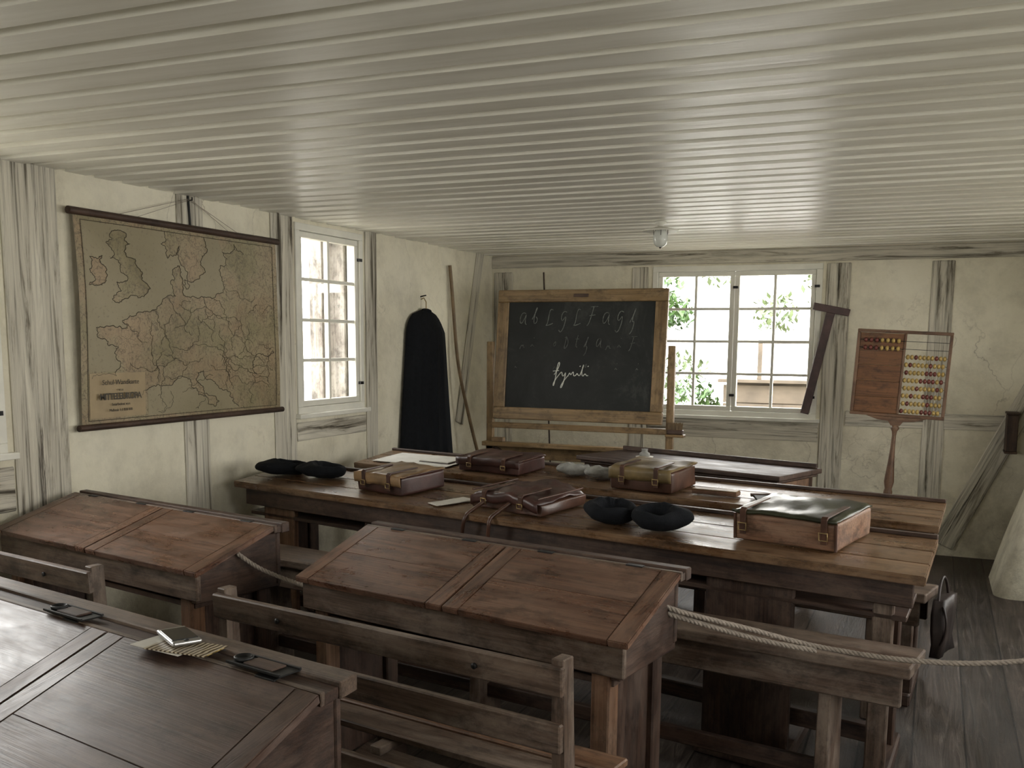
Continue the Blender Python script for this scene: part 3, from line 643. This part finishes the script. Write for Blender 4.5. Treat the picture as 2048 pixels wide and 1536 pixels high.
# ------------------------------------------------------------------ cloak
r=E('black_cloak',(XL+.02,6.91,0))
bm=bmesh.new(); rows=46; cols=72; g=[]
for j in range(rows+1):
    t=j/rows; z=1.86-t*1.62
    sh=min(1,t/.11); hw=.035+.235*math.sqrt(max(0,1-(1-sh)**2)); hw+=.20*max(0,t-.08)
    dp=.05+.07*sh+.05*t; ring=[]
    for i in range(cols+1):
        a=math.pi*i/cols; fold=1+ (.10*t+.015)*math.sin(a*17+2*math.sin(t*3))+.05*t*math.sin(a*31+1)
        ring.append(bm.verts.new((max(.0,dp*math.sin(a)*fold+.004),-hw*math.cos(a)*(1+.02*math.sin(a*9)*t),z-.02*math.sin(a*11)*t*(j==rows))))
    g.append(ring)
for j in range(rows):
    for i in range(cols): bm.faces.new([g[j][i],g[j][i+1],g[j+1][i+1],g[j+1][i]])
bm.faces.new(g[0])
fin('cloth',bm,CLOTH,r,smooth=True)
tube('collar',[(.03,-.05,1.85),(.075,0,1.84),(.03,.05,1.85),(.02,0,1.86),(.03,-.05,1.85)],.016,CLOTH,r,'NURBS')
tube('hanger_hook',[(.03,0,1.84),(.03,0,1.92),(.01,0,1.95),(-.015,0,1.94)],.004,BRASS,r); tube('wall_nail',[(-.02,0,1.96),(.03,0,1.97)],.005,IRON,r)
tube('bamboo_cane',[(XL+.03,7.36,2.23),(XL+.035,7.42,1.9),(XL+.06,7.40,1.5),(XL+.10,7.52,1.1),(XL+.16,7.66,.6),(XL+.26,7.85,.0)],.014,CANE,None,'NURBS')

# ------------------------------------------------------------------ ceiling lamp
r=E('ceiling_lamp',(-1.64,6.2,ZC-.010))
lathe('canopy',[(0,0),(.035,0),(.035,-.012),(.018,-.022),(.016,-.05),(0,-.05)],WHITE,r,seg=24)
lathe('shade',[(.015,-.030),(.05,-.040),(.112,-.054),(.114,-.060),(.108,-.062),(.04,-.052),(0,-.052)],WHITE,r)
GLB=plain('frosted_glass',(.60,.62,.58),.15,var=.05,bmp=0)
lathe('glass_jar',[(.0,-.05),(.034,-.052),(.044,-.075),(.046,-.11),(.038,-.14),(.022,-.155),(0,-.158)],GLB,r)
for i in range(5): tube('guard_%d'%i,[(.046*math.cos(i*1.257),.046*math.sin(i*1.257),-.05),(.05*math.cos(i*1.257),.05*math.sin(i*1.257),-.11),(0,0,-.165)],.0018,IRON,r,'NURBS')

# ------------------------------------------------------------------ satchels
def surf2(x,y):
    dx,dy=x+3.57,y-4.43; a=math.radians(-13.5); v=-dx*math.sin(a)+dy*math.cos(a); return .842+.04*v/.545
def surf1(x,y):
    dx,dy=x+3.43,y-5.45; a=math.radians(-13.3); v=-dx*math.sin(a)+dy*math.cos(a); return .842+.04*v/.47
def satchel(x,y,z,W,D,H,yaw,body,flap,strap,tilt=.073,soft=False):
    r=E('school_satchel',(x,y,z+.002),math.radians(yaw),tilt)
    bm=bmesh.new(); addbox(bm,-W/2,W/2,-D/2,D/2,0,H*.9)
    bmesh.ops.subdivide_edges(bm,edges=bm.edges,cuts=5,use_grid_fill=True)
    for v in bm.verts:
        n=mnoise.noise(Vector((v.co.x*6+x*9,v.co.y*6,v.co.z*8)))
        k=.022 if soft else .009
        v.co+=Vector((n*k,mnoise.noise(v.co*7+Vector((3,1,x)))*k,n*k if v.co.z>.01 else 0))
        if soft and v.co.z>.01: v.co.z*=1-.35*abs(v.co.x/(W/2))**3
    o=fin('body',bm,body,r,smooth=True); m=o.modifiers.new('b','BEVEL'); m.width=.008; m.segments=2; m.limit_method='ANGLE'
    bm=bmesh.new(); nx,ny=18,16; g=[]
    for j in range(ny+1):
        row=[]
        for i in range(nx+1):
            u=i/nx-.5; s=j/ny
            if s<.8: yy=D/2+.006-(D+.014)*s/.8; zz=H+.004
            else: yy=-D/2-.012-.004*math.sin((s-.8)*15); zz=H+.004-(s-.8)/.2*H*(.55 if body is not LEA_W else .12)
            if abs(u)>.46 and s<.8: zz-=.006
            q=mnoise.noise(Vector((u*4+x*5,yy*9,1)))+.4*mnoise.noise(Vector((u*11+x*5,yy*20,4)))
            zz+=q*(.02 if soft else .009)
            if soft: zz-=H*.3*abs(u*2)**3
            row.append(bm.verts.new((u*(W+.012)*(1+.012*mnoise.noise(Vector((x,s*5,1)))),yy,zz)))
        g.append(row)
    for j in range(ny):
        for i in range(nx): bm.faces.new([g[j][i],g[j][i+1],g[j+1][i+1],g[j+1][i]])
    o=fin('flap',bm,flap,r,smooth=True); m=o.modifiers.new('s','SOLIDIFY'); m.thickness=.005
    for sx in (-.28,.28) if body is not LEA_W else (-.40,.40):
        xx=sx*W; zt=H+.014-(H*.3*abs(sx*2)**3 if soft else 0)
        pts=[(D/2*.2,zt),(-D/2-.008,zt),(-D/2-.020,zt-.01),(-D/2-.023,H*.25),(-D/2-.016,H*.25),(-D/2-.014,zt-.014),(-D/2-.004,zt-.005),(D/2*.2,zt-.005)]
        poly_ex('strap',pts,xx-.012,xx+.012,strap,r,.001)
        tube('buckle',[(xx-.016,-D/2-.025,H*.62),(xx+.016,-D/2-.025,H*.62),(xx+.016,-D/2-.025,H*.38),(xx-.016,-D/2-.025,H*.38)],.0028,BRASS,r,cyc=True)
    tube('handle',[(-.05,D/2,H*.6),(-.05,D/2+.03,H*.6),(.05,D/2+.03,H*.6),(.05,D/2,H*.6)],.006,strap,r,'NURBS')
    for sy in (-1,1):
        tube('edge_piping',[(sy*W/2,-D/2,H*.95),(sy*(W/2+.003),0,H*.95),(sy*W/2,D/2,H*.95)],.004,strap,r)
        if body is LEA_W: tube('corner_edge',[(sy*W/2,-D/2-.004,.004),(sy*W/2,-D/2-.004,H*.9)],.006,strap,r)
    return r
satchel(-2.52,4.46,surf2(-2.52,4.46),.35,.29,.10,-20,LEA_R,LEA_T,LEA_R)
satchel(-2.37,5.42,surf1(-2.37,5.42),.45,.27,.085,-13,LEA_R,LEA_R,LEA_B)
s3=satchel(-1.72,4.24,surf2(-1.72,4.24),.42,.30,.085,-22,LEA_B,LEA_R,LEA_B,soft=True)
tube('hanging_strap_1',[(-.10,-.13,.06),(-.12,-.18,.03),(-.13,-.24,.004),(-.13,-.285,-.01),(-.14,-.29,-.06),(-.16,-.28,-.12)],.009,LEA_B,s3,'NURBS')
tube('hanging_strap_2',[(.05,-.13,.06),(.03,-.18,.03),(.02,-.24,.004),(.02,-.275,-.01),(.02,-.28,-.06),(-.0,-.27,-.14)],.009,LEA_B,s3,'NURBS')
satchel(-1.36,5.14,surf1(-1.36,5.14),.36,.28,.12,-14,LEA_B,LEA_O,LEA_B)
satchel(-.45,4.00,surf2(-.45,4.00),.41,.33,.12,-17,LEA_W,LEA_G,LEA_B)

def slipper(name,x,y,z,yaw,mat,L=.25,W=.095,H=.065,tilt=.05,parent=None):
    bm=bmesh.new(); bmesh.ops.create_uvsphere(bm,u_segments=28,v_segments=18,radius=1)
    for v in bm.verts:
        c=v.co; u=c.x
        w=W/2*(1+.15*u-.12*math.cos(u*3)); 
        zz=c.z*H*.5*(1.0-.25*u)+H*.45
        r_=math.hypot((u+.35)/.5,c.y/.62)
        if c.z>0 and r_<1: zz-=H*.75*(1-r_**2)**.5
        c.x=u*L/2; c.y=c.y*w*1.15; c.z=max(0.002,zz+mnoise.noise(Vector((u*3+x*7,c.y*30,c.z)))*.012)
    o=fin(name,bm,mat,parent,(x,y,z+.006),(tilt,0,math.radians(yaw)),True)
    m=o.modifiers.new('s','SUBSURF'); m.levels=1; m.render_levels=1
    return o
for (x,y,yw) in [(-3.38,4.62,200),(-3.10,4.60,165)]:
    slipper('slipper',x,y,surf2(x,y),yw,FELT,L=.30,W=.22,H=.10)
for (x,y,yw) in [(-1.25,4.03,115),(-1.02,3.98,70)]:
    slipper('slipper',x,y,surf2(x,y)-.002,yw,FELT,L=.27,W=.22,H=.115)
for (x,y,yw) in [(-1.88,5.32,190),(-1.69,5.26,205)]:
    slipper('wool_slipper',x,y,surf1(x,y),yw,LFELT,L=.20,W=.13,H=.08)

e=E('paper_sheet',(-2.11,4.22,surf2(-2.11,4.22)+.003),math.radians(-38),.06); box('sheet',-.05,.05,-.1,.1,0,.003,PAPER,e,.0005); box('sheet_2',-.045,.055,-.09,.1,.003,.005,PAPER,e,.0005,(0,0,.12))
e=E('newspaper',(-3.0,5.58,surf1(-3.0,5.58)+.003),math.radians(-13),.08); box('page_a',-.30,.30,-.15,.15,0,.003,PAPER,e,.001); box('page_b',-.26,.31,-.145,.15,.003,.006,PAPER,e,.001,(0,0,.04))  # pale sheets added as the reflected highlight at the table's left end
e=E('exercise_book',(-2.84,5.56,surf1(-2.84,5.56)+.010),math.radians(-13),.08); box('cover',-.12,.12,-.09,.09,0,.004,DARK[0],e,.001); box('pages',-.115,.115,-.085,.085,.004,.010,PAPER,e,.001)
e=E('slate_tablet',(-.71,4.92,surf1(-.71,4.92)+.003),math.radians(20),.06); box('slate',-.07,.07,-.10,.10,0,.012,SLATE,e,.002); box('rim_a',-.08,.08,-.115,-.10,0,.016,DARK[0],e,.002); box('rim_b',-.08,.08,.10,.115,0,.016,DARK[0],e,.002)
e=E('pencil_box',(-1.00,5.02,surf1(-1.0,5.02)+.002),math.radians(-10),.08); box('case',-.12,.12,-.03,.03,0,.022,RED[0],e,.003); box('lid',-.122,.118,-.025,.025,.022,.027,HONEY[0],e,.002)

r=E('hanging_satchel',(.085,4.42,.60),math.radians(-13))
bm=bmesh.new(); addbox(bm,-.022,.022,-.11,.11,-.26,-.02); bmesh.ops.subdivide_edges(bm,edges=bm.edges,cuts=3,use_grid_fill=True)
for v in bm.verts: v.co+=Vector((mnoise.noise(v.co*9)*.02,mnoise.noise(v.co*9+Vector((5,5,5)))*.02,0))
BAG=plain('old_black_leather',(.020,.013,.011),.5,scale=9,var=.5)
o=fin('bag',bm,BAG,r,smooth=True); tube('strap',[(0,-.09,-.05),(-.01,-.06,.1),(-.01,.06,.1),(0,.09,-.05)],.006,BAG,r,'NURBS')
tube('loose_strap',[(.02,-.10,-.04),(.045,-.12,-.08),(.05,-.12,-.14),(.02,-.11,-.2)],.005,BAG,r,'NURBS')

def rope(pts,r=.011):
    root=E('barrier_rope')
    P=[Vector(p) for p in pts]; S=[]
    for i in range(len(P)-1):
        p0=P[max(i-1,0)];p1=P[i];p2=P[i+1];p3=P[min(i+2,len(P)-1)]
        for k in range(40):
            t=k/40; S.append(.5*((2*p1)+(-p0+p2)*t+(2*p0-5*p1+4*p2-p3)*t*t+(-p0+3*p1-3*p2+p3)*t**3))
    S.append(P[-1]); acc=0; strands=[[],[],[]]
    for i,s in enumerate(S):
        if i: acc+=(s-S[i-1]).length
        tan=(S[min(i+1,len(S)-1)]-S[max(i-1,0)]).normalized(); a=tan.cross(Vector((0,0,1))).normalized(); b=tan.cross(a)
        for q in range(3):
            ph=acc*140+q*2.094; strands[q].append(tuple(s+(a*math.cos(ph)+b*math.sin(ph))*r*.5))
    tube('strands',strands,r*.58,ROPE,root,res=1)
rope([(-.755,2.92,.825),(-.68,2.97,.79),(-.5,3.1,.725),(-.288,3.2,.664),(0,3.14,.675),(.289,3.2,.697),(.8,3.4,.78),(XR,3.6,.90)],.0085)
rope([(-2.33,2.90,.84),(-2.27,2.95,.78),(-2.15,2.97,.74),(-2.04,2.93,.74),(-1.99,2.92,.75)],.008)
rope([(-.755,2.93,.80),(-.68,2.98,.768),(-.52,3.09,.705),(-.40,3.14,.675),(-.30,3.185,.655)],.0085)

# ------------------------------------------------------------------ plastered masonry stove at right, with wall box
r=E('masonry_stove')
bm=bmesh.new(); nz=14; g=[]
for j in range(nz+1):
    t=j/nz; z=t*1.4; x=.43+.25*z; y0=6.98+.1*t; y1=7.75-.05*t; rr=.12
    pts=[(XR-.01,y0)]+[(x+rr-rr*math.sin(a),y0+rr-rr*math.cos(a)) for a in [k*math.pi/2/6 for k in range(7)]]+[(x+rr-rr*math.cos(a),y1-rr+rr*math.sin(a)) for a in [k*math.pi/2/6 for k in range(7)]]+[(XR-.01,y1)]
    g.append([bm.verts.new((p[0]+mnoise.noise(Vector((p[0]*4,p[1]*4,z*3)))*.02*(p[0]<1),p[1],z)) for p in pts])
for j in range(nz):
    for i in range(len(g[0])-1): bm.faces.new([g[j][i],g[j][i+1],g[j+1][i+1],g[j+1][i]])
bm.faces.new(g[-1])
fin('body',bm,PLASTER,r,smooth=True)
r=E('wooden_wall_box',(.51,8.0,.85)); box('body',-.015,.06,.06,.26,0,.27,DARK[2],r,.004); box('lid',-.022,.067,.05,.265,.27,.285,DARK[0],r,.003); box('base',-.02,.065,.055,.262,-.015,0,DARK[0],r,.003)

# ------------------------------------------------------------------ world, camera
w=bpy.data.worlds.new('sky'); SC.world=w; w.use_nodes=True; nt=w.node_tree
bg=nt.nodes['Background']; tc=N(nt,'ShaderNodeTexCoord'); sx=N(nt,'ShaderNodeSeparateXYZ'); nt.links.new(tc.outputs['Generated'],sx.inputs[0])
nt.links.new(ramp(nt,sx.outputs[2],[(0,(1.0,.97,.90)),(.25,(1.0,.975,.93)),(1,(.93,.96,1.0))]),bg.inputs[0]); bg.inputs[1].default_value=13.5
SC.view_settings.view_transform='Standard'; SC.view_settings.look='None'; SC.view_settings.exposure=0
c=bpy.data.cameras.new('camera'); c.sensor_width=36; c.lens=1984/2048*36; c.shift_y=192/2048; c.clip_start=.05
co=bpy.data.objects.new('camera',c); link(co)
p_,y_,r_=math.radians(7.935),math.radians(23.021),math.radians(.446)
fw=Vector((-math.sin(y_)*math.cos(p_),math.cos(y_)*math.cos(p_),-math.sin(p_))); rt=Vector((math.cos(y_),math.sin(y_),0)); up=rt.cross(fw)
r2=math.cos(r_)*rt+math.sin(r_)*up; u2=-math.sin(r_)*rt+math.cos(r_)*up
M=Matrix((r2,u2,-fw)).transposed().to_4x4(); M.translation=Vector((0,0,1.62)); co.matrix_world=M
SC.camera=co
